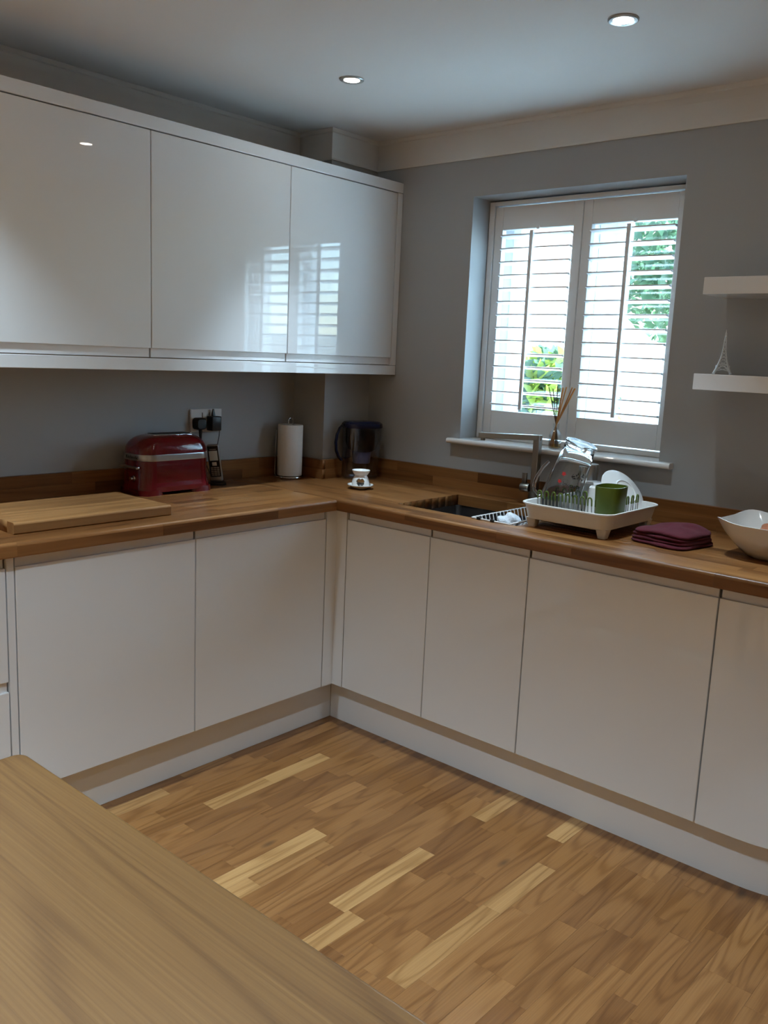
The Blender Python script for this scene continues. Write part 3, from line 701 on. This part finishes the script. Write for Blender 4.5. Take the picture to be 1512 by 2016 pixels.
for j in range(mlev):
    for i in range(n):
        am = 2 * PI * (i + .5) / n; am = (am + PI) % (2 * PI) - PI; zm = z0 + (z1 - z0) * (j + .5) / mlev
        hole = heart(am, zm) or heart((am + 2 * PI) % (2 * PI) - PI, zm)
        keep[(j, i)] = not hole
idx = lambda j, i: j * n + i % n
for (j, i), k in keep.items():
    if not k: continue
    q = (idx(j, i), idx(j, i + 1), idx(j + 1, i + 1), idx(j + 1, i)); m.f.append(q); m.f.append(tuple(off + x_ for x_ in q[::-1]))
    for (dj, di), (p, s_) in (((0, 1), (1, 2)), ((0, -1), (3, 0)), ((1, 0), (2, 3)), ((-1, 0), (0, 1))):
        jj, ii = j + dj, (i + di) % n
        if not keep.get((jj, ii), False): m.f.append((q[p], q[p] + off, q[s_] + off, q[s_]))
obj('body', m, M_white, t, smooth=50)
obj('bowl', MB().lathe([(0, .053), (.020, .053), (.027, .057), (.034, .068), (.0365, .075), (.0355, .0765), (.031, .070), (.022, .063), (0, .061)], 40), M_white, t)
tl = obj('tealight', MB().lathe([(0, .0085), (.017, .0085), (.018, .0095), (.018, .019), (.0165, .019), (.0165, .017), (0, .017)], 28), M_steel, loc=(.482, -.352, ZW)); tag(tl, 'metal cased tealight inside the oil burner', 'candle')

# ------------------------------------------------------------------ sink basket and scourer
t = thing('sink_basket', 'white wire basket hooked over the sink edge with black pads', 'wire basket', (1.232, -.318, ZW))
bx0, bx1, by0, by1 = -.078, .075, -.200, .170
zb_ = -.045
rim_ = [(bx0, by0, .004), (bx1, by0, .004), (bx1, by1, .004), (bx0, by1, .004)]
obj('rim', MB().tube([rim_[0], rim_[1]], .0026, 8).tube([rim_[1], rim_[2]], .0026, 8).tube([rim_[2], rim_[3]], .0026, 8).tube([rim_[3], rim_[0]], .0026, 8), M_wirew, t)
hoop = None
nh = 15
for i in range(nh):
    y_ = by0 + .028 + (by1 - by0 - .056) * i / (nh - 1)
    if hoop is None:
        hoop = MB().tube([(bx0, 0, .0062), (bx0 + .006, 0, .004), (bx0 + .014, 0, zb_ * .55), (bx0 + .020, 0, zb_), (bx1 - .020, 0, zb_), (bx1 - .014, 0, zb_ * .55), (bx1 - .006, 0, .004), (bx1, 0, .0062)], .0019, 6).mesh('hoop', 40)
    link('hoop', hoop, M_wirew, t, (0, y_, 0))
for y_ in (by0 + .03, by1 - .03):
    obj('cross_wire', MB().tube([(bx0 + .02, y_, zb_ - .003), (bx1 - .02, y_, zb_ - .003)], .002, 6), M_wirew, t)
for x_ in (-.022, .022):
    obj('long_wire', MB().tube([(x_, by0 + .02, zb_ + .004), (x_, by1 - .02, zb_ + .004)], .002, 6), M_wirew, t)
for x_ in (bx0 + .03, bx0 + .085):
    obj('rubber_pad', MB().rbox(x_ - .0075, x_ + .0075, by0 - .006, by0 + .005, 0, .0095, .002), M_black, t)
def blob(name, loc, sx, sy, sz, mat_, label, cat, seed=0, amp=.12, rz=0):
    bm = bmesh.new(); bmesh.ops.create_icosphere(bm, subdivisions=4, radius=1)
    rg = random.Random(seed); ph = [(rg.uniform(1, 4), rg.uniform(1, 4), rg.uniform(1, 4), rg.uniform(0, 6)) for _ in range(6)]
    for v in bm.verts:
        d = 1 + amp * sum(math.sin(p[0] * v.co.x * 1.6 + p[1] * v.co.y * 1.6 + p[2] * v.co.z * 1.6 + p[3]) for p in ph) / 3
        v.co = Vector((v.co.x * sx * d, v.co.y * sy * d, v.co.z * sz * d))
    zmin = min(v.co.z for v in bm.verts)
    for v in bm.verts: v.co.z -= zmin
    me = bpy.data.meshes.new(name); bm.to_mesh(me); bm.free(); me.shade_smooth(); me.materials.append(mat_)
    o = link(name, me, None, None, loc, (0, 0, rz))
    if label: tag(o, label, cat)
    return o
blob('scourer', (1.248, -.430, ZW - .040), .034, .042, .030, M_cloth, 'crumpled white and pale blue scouring cloth in the sink basket', 'cloth', 3, .2)

# ------------------------------------------------------------------ dish rack
DX, DY = 1.483, -.306
t = thing('dish_rack', 'white plastic dish rack with green tipped wire prongs beside the sink', 'dish rack', (DX, DY, ZW))
hx, hy = .166, .194
obj('tray', MB().loft([rrect(.142, .170, .04, 6, z=.027), rrect(.150, .178, .045, 6, z=.030), rrect(.160, .188, .05, 6, z=.075), rrect(hx, hy, .052, 6, z=.077), rrect(hx, hy, .052, 6, z=.081), rrect(hx - .003, hy - .003, .05, 6, z=.0825), rrect(.158, .186, .048, 6, z=.081), rrect(.147, .175, .043, 6, z=.036), rrect(.13, .16, .035, 6, z=.033)]), M_plast, t)
for sx in (-1, 1):
    for sy in (-1, 1):
        obj('foot', MB().loft([rrect(.0125, .0125, .004, 3, (sx * .127, sy * .148), 0), rrect(.019, .019, .005, 3, (sx * .127, sy * .148), .030)]), M_plast, t)
def U(hh, hw, r0, frm=0.0):
    p = [(-hw, 0, frm)] + [(-hw * math.cos(PI * k / 8), 0, hh - hw + hw * math.sin(PI * k / 8)) for k in range(9)] + [(hw, 0, frm)]
    return p
pm = MB().tube([(-.0075, 0, .034), (-.0065, 0, .092)], .0017, 6).tube([(.0075, 0, .034), (.0065, 0, .092)], .0017, 6).mesh('prong', 40); pm.materials.append(M_steel)
tip = MB().tube([(-.0068, 0, .088)] + [(-.0065 * math.cos(PI * k / 8), 0, .106 + .0085 * math.sin(PI * k / 8)) for k in range(9)] + [(.0068, 0, .088)], .0025, 8).mesh('tip', 40); tip.materials.append(M_green)
spots = [(-.135 + .0265 * i, -.095) for i in range(9)] + [(-.135 + .0265 * i, .02) for i in range(8)] + [(-.135 + .0265 * i, .12) for i in range(8)]
for x_, y_ in spots:
    p = link('prong', pm, None, t, (x_, y_, 0), (math.radians(6), 0, 0)); link('tip', tip, None, p)
for y_, x_ in ((.03, .115), (.065, .115), (.10, .115)):
    p = link('prong', pm, None, t, (x_, y_, 0), (0, 0, PI / 2)); link('tip', tip, None, p)
obj('wire_base', (lambda m: [m.tube([(-.14, y_, .0355), (.13, y_, .0355)], .0017, 6) for y_ in (-.095, .02, .12)] and m)(MB()), M_steel, t)
# cutlery cup
t = thing('cutlery_cup', 'olive green cutlery cup in the corner of the dish rack', 'cup', (1.579, -.360, ZW + .034), .12)
def bow(a, b, z, k=.10, nn=12):
    P = []
    for i in range(4 * nn):
        q = 2 * PI * i / (4 * nn); c_, s_ = math.cos(q), math.sin(q); e_ = 3.2
        r_ = (abs(c_) ** e_ + abs(s_) ** e_) ** (-1 / e_); P.append((a * r_ * c_, b * r_ * s_, z))
    return P
obj('cup_shell', MB().loft([bow(.038, .052, 0), bow(.040, .054, .003), bow(.044, .058, .120), bow(.0425, .0565, .1205), bow(.0385, .0525, .006), bow(.036, .05, .005)]), M_green, t)
# plate
t = thing('white_plate', 'white plate standing on edge at the back of the dish rack', 'plate', (1.560, -.165, 1.008))
pr_ = MB().lathe([(0, .000), (.040, .000), (.041, -.003), (.043, -.003), (.046, .001), (.060, .004), (.092, .014), (.093, .0155), (.091, .0165), (.060, .007), (.044, .004), (0, .0035)], 56)
nrm = Vector((.74, -.16, .60)).normalized()
q = (-nrm).to_track_quat('Z', 'Y')
po = obj('plate', pr_, M_white, None, (1.545, -.185, 1.014)); po.rotation_mode = 'QUATERNION'; po.rotation_quaternion = q
bpy.data.objects.remove(t); po.name = 'dinner_plate'; tag(po, 'white plate standing on edge at the back of the dish rack', 'plate')
# cups
def mug(name, label, loc, r0, r1, h, mat_, cat='mug'):
    o = obj(name, MB().lathe([(r1 - .003, 0), (r1, .001), (r0, h - .006), (r0 - .006, h), (0, h), (0, h - .005), (r0 - .006, h - .006), (r1 - .0035, .002)], 40, cap0=False, cap1=False, closed=False), mat_, None, loc); return tag(o, label, cat)
mug('upturned_mug', 'white mug upside down behind the glass jug', (1.425, -.185, ZW + .037), .033, .041, .098, M_white)
mug('upturned_cup', 'white cup upside down between glass jug and green cutlery cup', (1.490, -.288, ZW + .037), .025, .034, .100, M_white, 'cup')
o = obj('steel_tumbler', MB().lathe([(0, 0), (.026, 0), (.028, .004), (.031, .148), (.030, .150), (.022, .1485), (0, .147)], 36), M_steel, None, (1.372, -.125, ZW + .037)); tag(o, 'steel tumbler with lid at the back of the dish rack', 'tumbler')
# glass jug, upside down and tilted
ax0, ax1 = Vector((1.360, -.312, ZW + .050)), Vector((1.430, -.305, 1.172))
axis = (ax1 - ax0); hl = axis.length; axis.normalize()
t = thing('glass_jug', 'clear glass jug turned upside down and tilted in the dish rack', 'jug', ax0)
t.rotation_mode = 'QUATERNION'
zq = axis; xq = Vector((1, 0, 0)); xq = (xq - zq * xq.dot(zq)).normalized(); yq = zq.cross(xq)
t.rotation_quaternion = Matrix((xq, yq, zq)).transposed().to_quaternion()
R0, R1 = .070, .051
obj('glass_wall', MB().lathe([(R0 - .0035, .0), (R0 - .001, .0), (R0, .003)] + [(R0 + (R1 - R0) * u, .003 + (hl - .012) * u) for u in (.25, .5, .75, 1)] + [(R1 + .001, hl - .004), (R1 - .001, hl), (R1 - .012, hl - .002), (0, hl - .006), (0, hl - .022), (R1 - .008, hl - .020), (R1 - .0035, hl - .026)] + [(R0 - .0035 + (R1 - R0) * u, .003 + (hl - .03) * u) for u in (.75, .5, .25, .0)], 64, cap0=False, cap1=False, closed=True), M_jglass, t)
obj('rim_ring', MB().tube([((R1 + .0005) * math.cos(2 * PI * i / 40), (R1 + .0005) * math.sin(2 * PI * i / 40), hl - .003) for i in range(40)], .0035, 8, True), M_jglass, t)
ha = math.atan2(-.55, -.80)
hpts = [(R0 - .008, .030), (R0 + .006, .022), (R0 + .022, .030), (R0 + .030, .050), (R0 + .030, .080), (R0 + .022, .115), (R0 + .010, .142)]
obj('handle', MB().tube([(p * math.cos(ha), p * math.sin(ha), z) for p, z in hpts], [.006, .0065, .006, .006, .006, .0055, .005], 12), M_jglass, t)
# print on the glass (wrapped on the wall, facing the room)
def wrap(me, a0, zc, flip=False):
    for v in me.vertices:
        x_, y_, e_ = v.co
        if flip: x_, y_ = -x_, -y_
        zz = zc + y_; r = R0 + (R1 - R0) * (zz / hl) + .0006 + max(0, e_) * .2; a = a0 + x_ / r
        v.co = (r * math.cos(a), r * math.sin(a), zz)
    me.update(); return me
fa = math.atan2(-.743 * 1.0, .645)
link('lettering', wrap(text_mesh('Invitation', .018), fa + .10, .100), M_blackink, t)
link('lettering', wrap(text_mesh('Summer Wine', .015), fa + .02, .070), M_blackink, t)
def sprig(a0, zc, seed):
    rg = random.Random(seed); m = MB()
    for k in range(26):
        x_, y_ = rg.uniform(-.022, .022), rg.uniform(-.011, .011); a = rg.uniform(0, PI); l = rg.uniform(.003, .006)
        dx, dy = l * math.cos(a), l * math.sin(a); nx, ny = -dy * .3, dx * .3
        m.add([(x_ - dx, y_ - dy, 0), (x_ + nx, y_ + ny, 0), (x_ + dx, y_ + dy, 0), (x_ - nx, y_ - ny, 0)], [(0, 1, 2, 3)])
    return wrap(m.mesh('printed_sprig', 0), a0, zc)
link('printed_sprig', sprig(fa + .28, .135, 4), M_blackink, t)
for zc, r_, a_ in ((.130, .009, -.55), (.102, .0085, -.62)):
    m = MB(); m.add([(0, 0, 0)] + [(r_ * (1 if zc < .1 else .75 + .25 * math.cos(5 * 2 * PI * i / 20)) * math.cos(2 * PI * i / 20), r_ * (1 if zc < .1 else .75 + .25 * math.cos(5 * 2 * PI * i / 20)) * math.sin(2 * PI * i / 20), 0) for i in range(20)], [(0, i + 1, (i + 1) % 20 + 1) for i in range(20)])
    link('printed_motif', wrap(m.mesh('printed_motif', 0), fa + a_, zc), M_redink, t)

# ------------------------------------------------------------------ reed diffuser on the sill
VX, VY = 1.128, .040
t = thing('reed_diffuser', 'small glass bottle of reeds on the window sill', 'diffuser', (VX, VY, WZ0))
obj('bottle', MB().lathe([(0, 0), (.022, 0), (.0245, .003), (.0245, .050), (.020, .062), (.012, .072), (.0115, .092), (.013, .094), (.0105, .094), (.0095, .072), (.018, .060), (.0225, .049), (.0225, .004), (0, .003)], 32), M_cglass, t)
obj('oil', MB().lathe([(0, .0035), (.022, .0035), (.022, .016), (0, .016)], 28), M_oil, t)
for i, (dx, dy, zz, dk) in enumerate(((-.044, .0, .231, 1), (-.028, .004, .226, 1), (-.003, -.006, .237, 1), (.016, .006, .229, 0), (.020, -.004, .233, 0), (.031, .002, .235, 0), (.059, -.003, .235, 0), (.064, .005, .231, 0), (.070, .0, .232, 0))):
    f_ = .094 / zz
    obj('reed', MB().tube([(-dx * .32, -dy * .5, .006), (dx * .02, dy * .1, .092), (dx, dy, zz)], .0017 if dk else .0026, 8), M_reedd if dk else M_reed, t)

# ------------------------------------------------------------------ towel
t = MB(); rng = random.Random(9)
hxT, hyT = .098, .098
layers = 4; nn = 40
def layer(z0, th, sx, sy, ox, oy, seed):
    rg = random.Random(seed); ph = [rg.uniform(0, 6) for _ in range(6)]; rings = []
    for k, (u, s_) in enumerate(((0, .90), (.12, .965), (.35, 1.0), (.65, 1.0), (.88, .965), (1, .90), (1.0, .6), (1.0, .25))):
        P = []
        for i in range(nn):
            q = 2 * PI * i / nn; c_, s2 = math.cos(q), math.sin(q); e_ = 6; r_ = (abs(c_) ** e_ + abs(s2) ** e_) ** (-1 / e_)
            wob = 1 + .018 * math.sin(3 * q + ph[0]) + .014 * math.sin(7 * q + ph[1])
            x_, y_ = sx * r_ * c_ * s_ * wob + ox, sy * r_ * s2 * s_ * wob + oy
            hump = .016 * math.exp(-((x_ - .01) ** 2 / .004 + (y_ - .045) ** 2 / .0035)) * (z0 + th * u) / .05 - .010 * max(0, -(x_ + .02) / .1) * (z0 / .04) - .006 * max(0, (x_ - .05) / .05) * (z0 / .04)
            P.append((x_, y_, z0 + th * u + hump + .0016 * math.sin(5 * q + ph[2]) * (u if z0 > 0 or u > .5 else 0)))
        rings.append(P)
    return rings
for k in range(layers):
    t.loft(layer(k * .0115, .0125, hxT - k * .002, hyT - k * .003, rng.uniform(-.003, .003), rng.uniform(-.003, .003), k))
to = obj('folded_towel', t, M_towel, None, (1.783, -.335, ZW), (0, 0, -.18), smooth=60); tag(to, 'folded dark red towel on the worktop between rack and bowl', 'towel')

# ------------------------------------------------------------------ bowl with potato
def sq(a, z, e_, rz, lift=0, nn=20):
    P = []
    for i in range(4 * nn):
        q = 2 * PI * i / (4 * nn) + PI / 4; c_, s_ = math.cos(q), math.sin(q)
        r_ = a * (abs(c_) ** e_ + abs(s_) ** e_) ** (-1 / e_)
        co = (abs(math.sin(2 * q))) ** 6
        P.append((r_ * math.cos(q + rz), r_ * math.sin(q + rz), z + lift * co))
    return P
bo = [(.048, 0, 2.2), (.068, .001, 2.2), (.078, .008, 2.3), (.105, .035, 2.6), (.128, .067, 3.2), (.142, .096, 3.9), (.1445, .103, 4.2)]
bi = [(.1415, .1035, 4.2), (.138, .095, 3.9), (.124, .068, 3.2), (.101, .038, 2.6), (.074, .012, 2.3), (.040, .006, 2.2)]
to = obj('serving_bowl', MB().loft([sq(a, z, e_, -.05, .010 * max(0, (z - .03) / .07)) for a, z, e_ in bo + bi]), M_bowl, None, (2.073, -.292, ZW), smooth=50)
tag(to, 'large white square bowl with pointed corners on the worktop', 'bowl')
blob('sweet_potato', (2.085, -.300, ZW + .042), .06, .04, .030, M_onion, 'brown skinned potato lying in the white bowl', 'vegetable', 5, .08, .3)
blob('sweet_potato', (2.068, -.285, ZW + .0065), .05, .035, .021, M_onion, 'brown skinned potato at the bottom of the white bowl', 'vegetable', 8, .08, 1.2)

# ------------------------------------------------------------------ tower ornament
t = thing('tower_ornament', 'silver lattice tower ornament on the lower shelf', 'ornament', (1.803, -.125, 1.417), .35)
def hw(z): # half width of the corner legs at height z
    tab = [(0, .0255), (.02, .0175), (.032, .0135), (.05, .0085), (.07, .0052), (.10, .0028), (.128, .0014)]
    for (za, a), (zb, b) in zip(tab, tab[1:]):
        if z <= zb: return a + (b - a) * (z - za) / (zb - za)
    return .0014
zs = [0, .01, .02, .03, .04, .05, .06, .07, .085, .10, .115, .128]
for sx in (-1, 1):
    for sy in (-1, 1):
        obj('leg', MB().tube([(sx * hw(z), sy * hw(z), z) for z in zs], [.0046, .0042, .0038, .0032, .0027, .0023, .0020, .0018, .0016, .0014, .0012, .0010], 6), M_silver, t)
br_ = MB()
for za, zb in zip(zs[1:-1], zs[2:]):
    a, b = hw(za), hw(zb)
    for k in range(4):
        c0 = [(-1, -1), (1, -1), (1, 1), (-1, 1)][k]; c1 = [(1, -1), (1, 1), (-1, 1), (-1, -1)][k]
        br_.tube([(c0[0] * a, c0[1] * a, za), (c1[0] * b, c1[1] * b, zb)], .0010, 5).tube([(c1[0] * a, c1[1] * a, za), (c0[0] * b, c0[1] * b, zb)], .0010, 5)
obj('lattice', br_, M_silver, t)
for z, e_ in ((.030, .0165), (.052, .0105), (.104, .0045)):
    obj('platform', MB().rbox(-e_, e_, -e_, e_, z, z + .003, .0006), M_silver, t)
ar = MB()
for k in range(4):
    pts = [(-.0185 + .037 * i / 10, -.0195 + .0 * i, .010 + .0165 * math.sin(PI * i / 10)) for i in range(11)]
    ar.tube([tuple(Matrix.Rotation(k * PI / 2, 3, 'Z') @ Vector(p)) for p in pts], .0024, 6)
obj('arch', ar, M_silver, t)
obj('spire', MB().lathe([(.0018, .126), (.0022, .128), (.0016, .131), (.0006, .137), (.0002, .140)], 10), M_silver, t)

# ------------------------------------------------------------------ cables on the wall cabinets
tag(obj('loose_cable', MB().tube([(.2, -1.56, 2.1445), (.2, -1.52, 2.158), (.2, -1.475, 2.178), (.2, -1.44, 2.180), (.2, -1.40, 2.165), (.2, -1.36, 2.1445)], .0035, 8), M_cable), 'dark cable arching up on top of the wall cabinet furthest from the window', 'cable')
tag(obj('loose_cable', MB().tube([(.22, -.40, 2.1445), (.22, -.37, 2.152), (.22, -.33, 2.158), (.22, -.29, 2.152), (.22, -.25, 2.1445)], .0035, 8), M_cable), 'short dark cable on top of the wall cabinet by the pier', 'cable')

# ------------------------------------------------------------------ garden
M_pav = mat('pale_paving', (.62, .60, .56), .8, var=(4, .12))
M_fence = mat('pale_fence_timber', (.72, .62, .48), .8, var=(5, .15))
M_leaf = mat('green_leaf', (.085, .15, .075), .6, var=(3, .4))
M_leafy = mat('yellow_green_leaf', (.30, .36, .05), .6, var=(3, .4))
M_bark = mat('bark', (.10, .07, .05), .9)
M_render = mat('cream_render', (.72, .69, .62), .8)
M_tile = mat('red_roof_tile', (.40, .20, .13), .7)
for m_ in (M_leaf, M_leafy):
    nt = m_.node_tree; b = nt.nodes['Principled BSDF']; o_ = [n for n in nt.nodes if n.type == 'OUTPUT_MATERIAL'][0]
    tl_ = nt.nodes.new('ShaderNodeBsdfTranslucent'); mx = nt.nodes.new('ShaderNodeMixShader'); mx.inputs[0].default_value = .5
    tl_.inputs[0].default_value = b.inputs['Base Color'].default_value
    nt.links.new(b.outputs[0], mx.inputs[1]); nt.links.new(tl_.outputs[0], mx.inputs[2]); nt.links.new(mx.outputs[0], o_.inputs[0])
struct(obj('ground', MB().box(-12, 16, .33, 16, -.4, -.15).box(RX + .31, 16, -14, .33, -.4, -.15), M_pav, smooth=0), 'pale garden paving outside the window')
f = thing('garden_fence', 'pale timber board fence at the end of the garden', 'fence', (-8, 6.6, -.15))
bm_ = MB().rbox(0, .118, 0, .02, 0, 1.85, .003, 1).mesh('board', 0); bm_.materials.append(M_fence)
for i in range(150): link('board', bm_, None, f, (i * .121, .0 if i % 2 else .012, 0))
for i in range(8): obj('post', MB().rbox(i * 2.4, i * 2.4 + .09, .035, .125, 0, 1.9, .004, 1), M_fence, f)
def foliage(name, label, cat, loc, rx, ry, rz_, nleaf, size, mats, seed, stem):
    rg = random.Random(seed); t = thing(name, label, cat, loc)
    for mi, mt in enumerate(mats):
        m = MB()
        for k in range(nleaf):
            while True:
                p = Vector((rg.uniform(-1, 1), rg.uniform(-1, 1), rg.uniform(-1, 1)))
                if .25 < p.length < 1: break
            c_ = Vector((p.x * rx, p.y * ry, stem + rz_ + p.z * rz_))
            u = Vector((rg.gauss(0, 1), rg.gauss(0, 1), rg.gauss(0, 1))).normalized(); v_ = u.orthogonal().normalized(); l = size * rg.uniform(.6, 1.3)
            m.add([c_ - u * l, c_ - v_ * l * .45, c_ + u * l, c_ + v_ * l * .45], [(0, 1, 2, 3)])
        o = obj('foliage', m, mt, t, smooth=0); o['kind'] = 'stuff'
    obj('trunk', MB().tube([(0, 0, 0), (.02, 0, stem * .5), (0, 0, stem + rz_)], [.05, .04, .02], 8), M_bark, t)
foliage('garden_shrub', 'leafy yellow green shrub low outside the window', 'shrub', (-.62, 2.9, -.15), .60, .4, .72, 1900, .07, (M_leaf, M_leafy), 1, .25)
foliage('garden_tree', 'green tree rising behind the fence outside the window', 'tree', (-1.35, 7.6, -.15), 1.25, .9, 1.05, 3200, .085, (M_leaf,), 2, 1.75)
h = thing('neighbour_house', 'pale rendered house with tiled roof beyond the fence', 'house', (-9.5, 10.5, -.15))
obj('wall', MB().box(0, 6.2, 0, 4, 0, 2.6), M_render, h, smooth=0)
obj('roof', MB().add([(-.3, -.4, 2.55), (6.5, -.4, 2.55), (6.5, 4.4, 2.55), (-.3, 4.4, 2.55), (-.3, 2, 4.4), (6.5, 2, 4.4)], [(0, 1, 5, 4), (2, 3, 4, 5), (0, 4, 3), (1, 2, 5), (0, 3, 2, 1)]), M_tile, h, smooth=0)
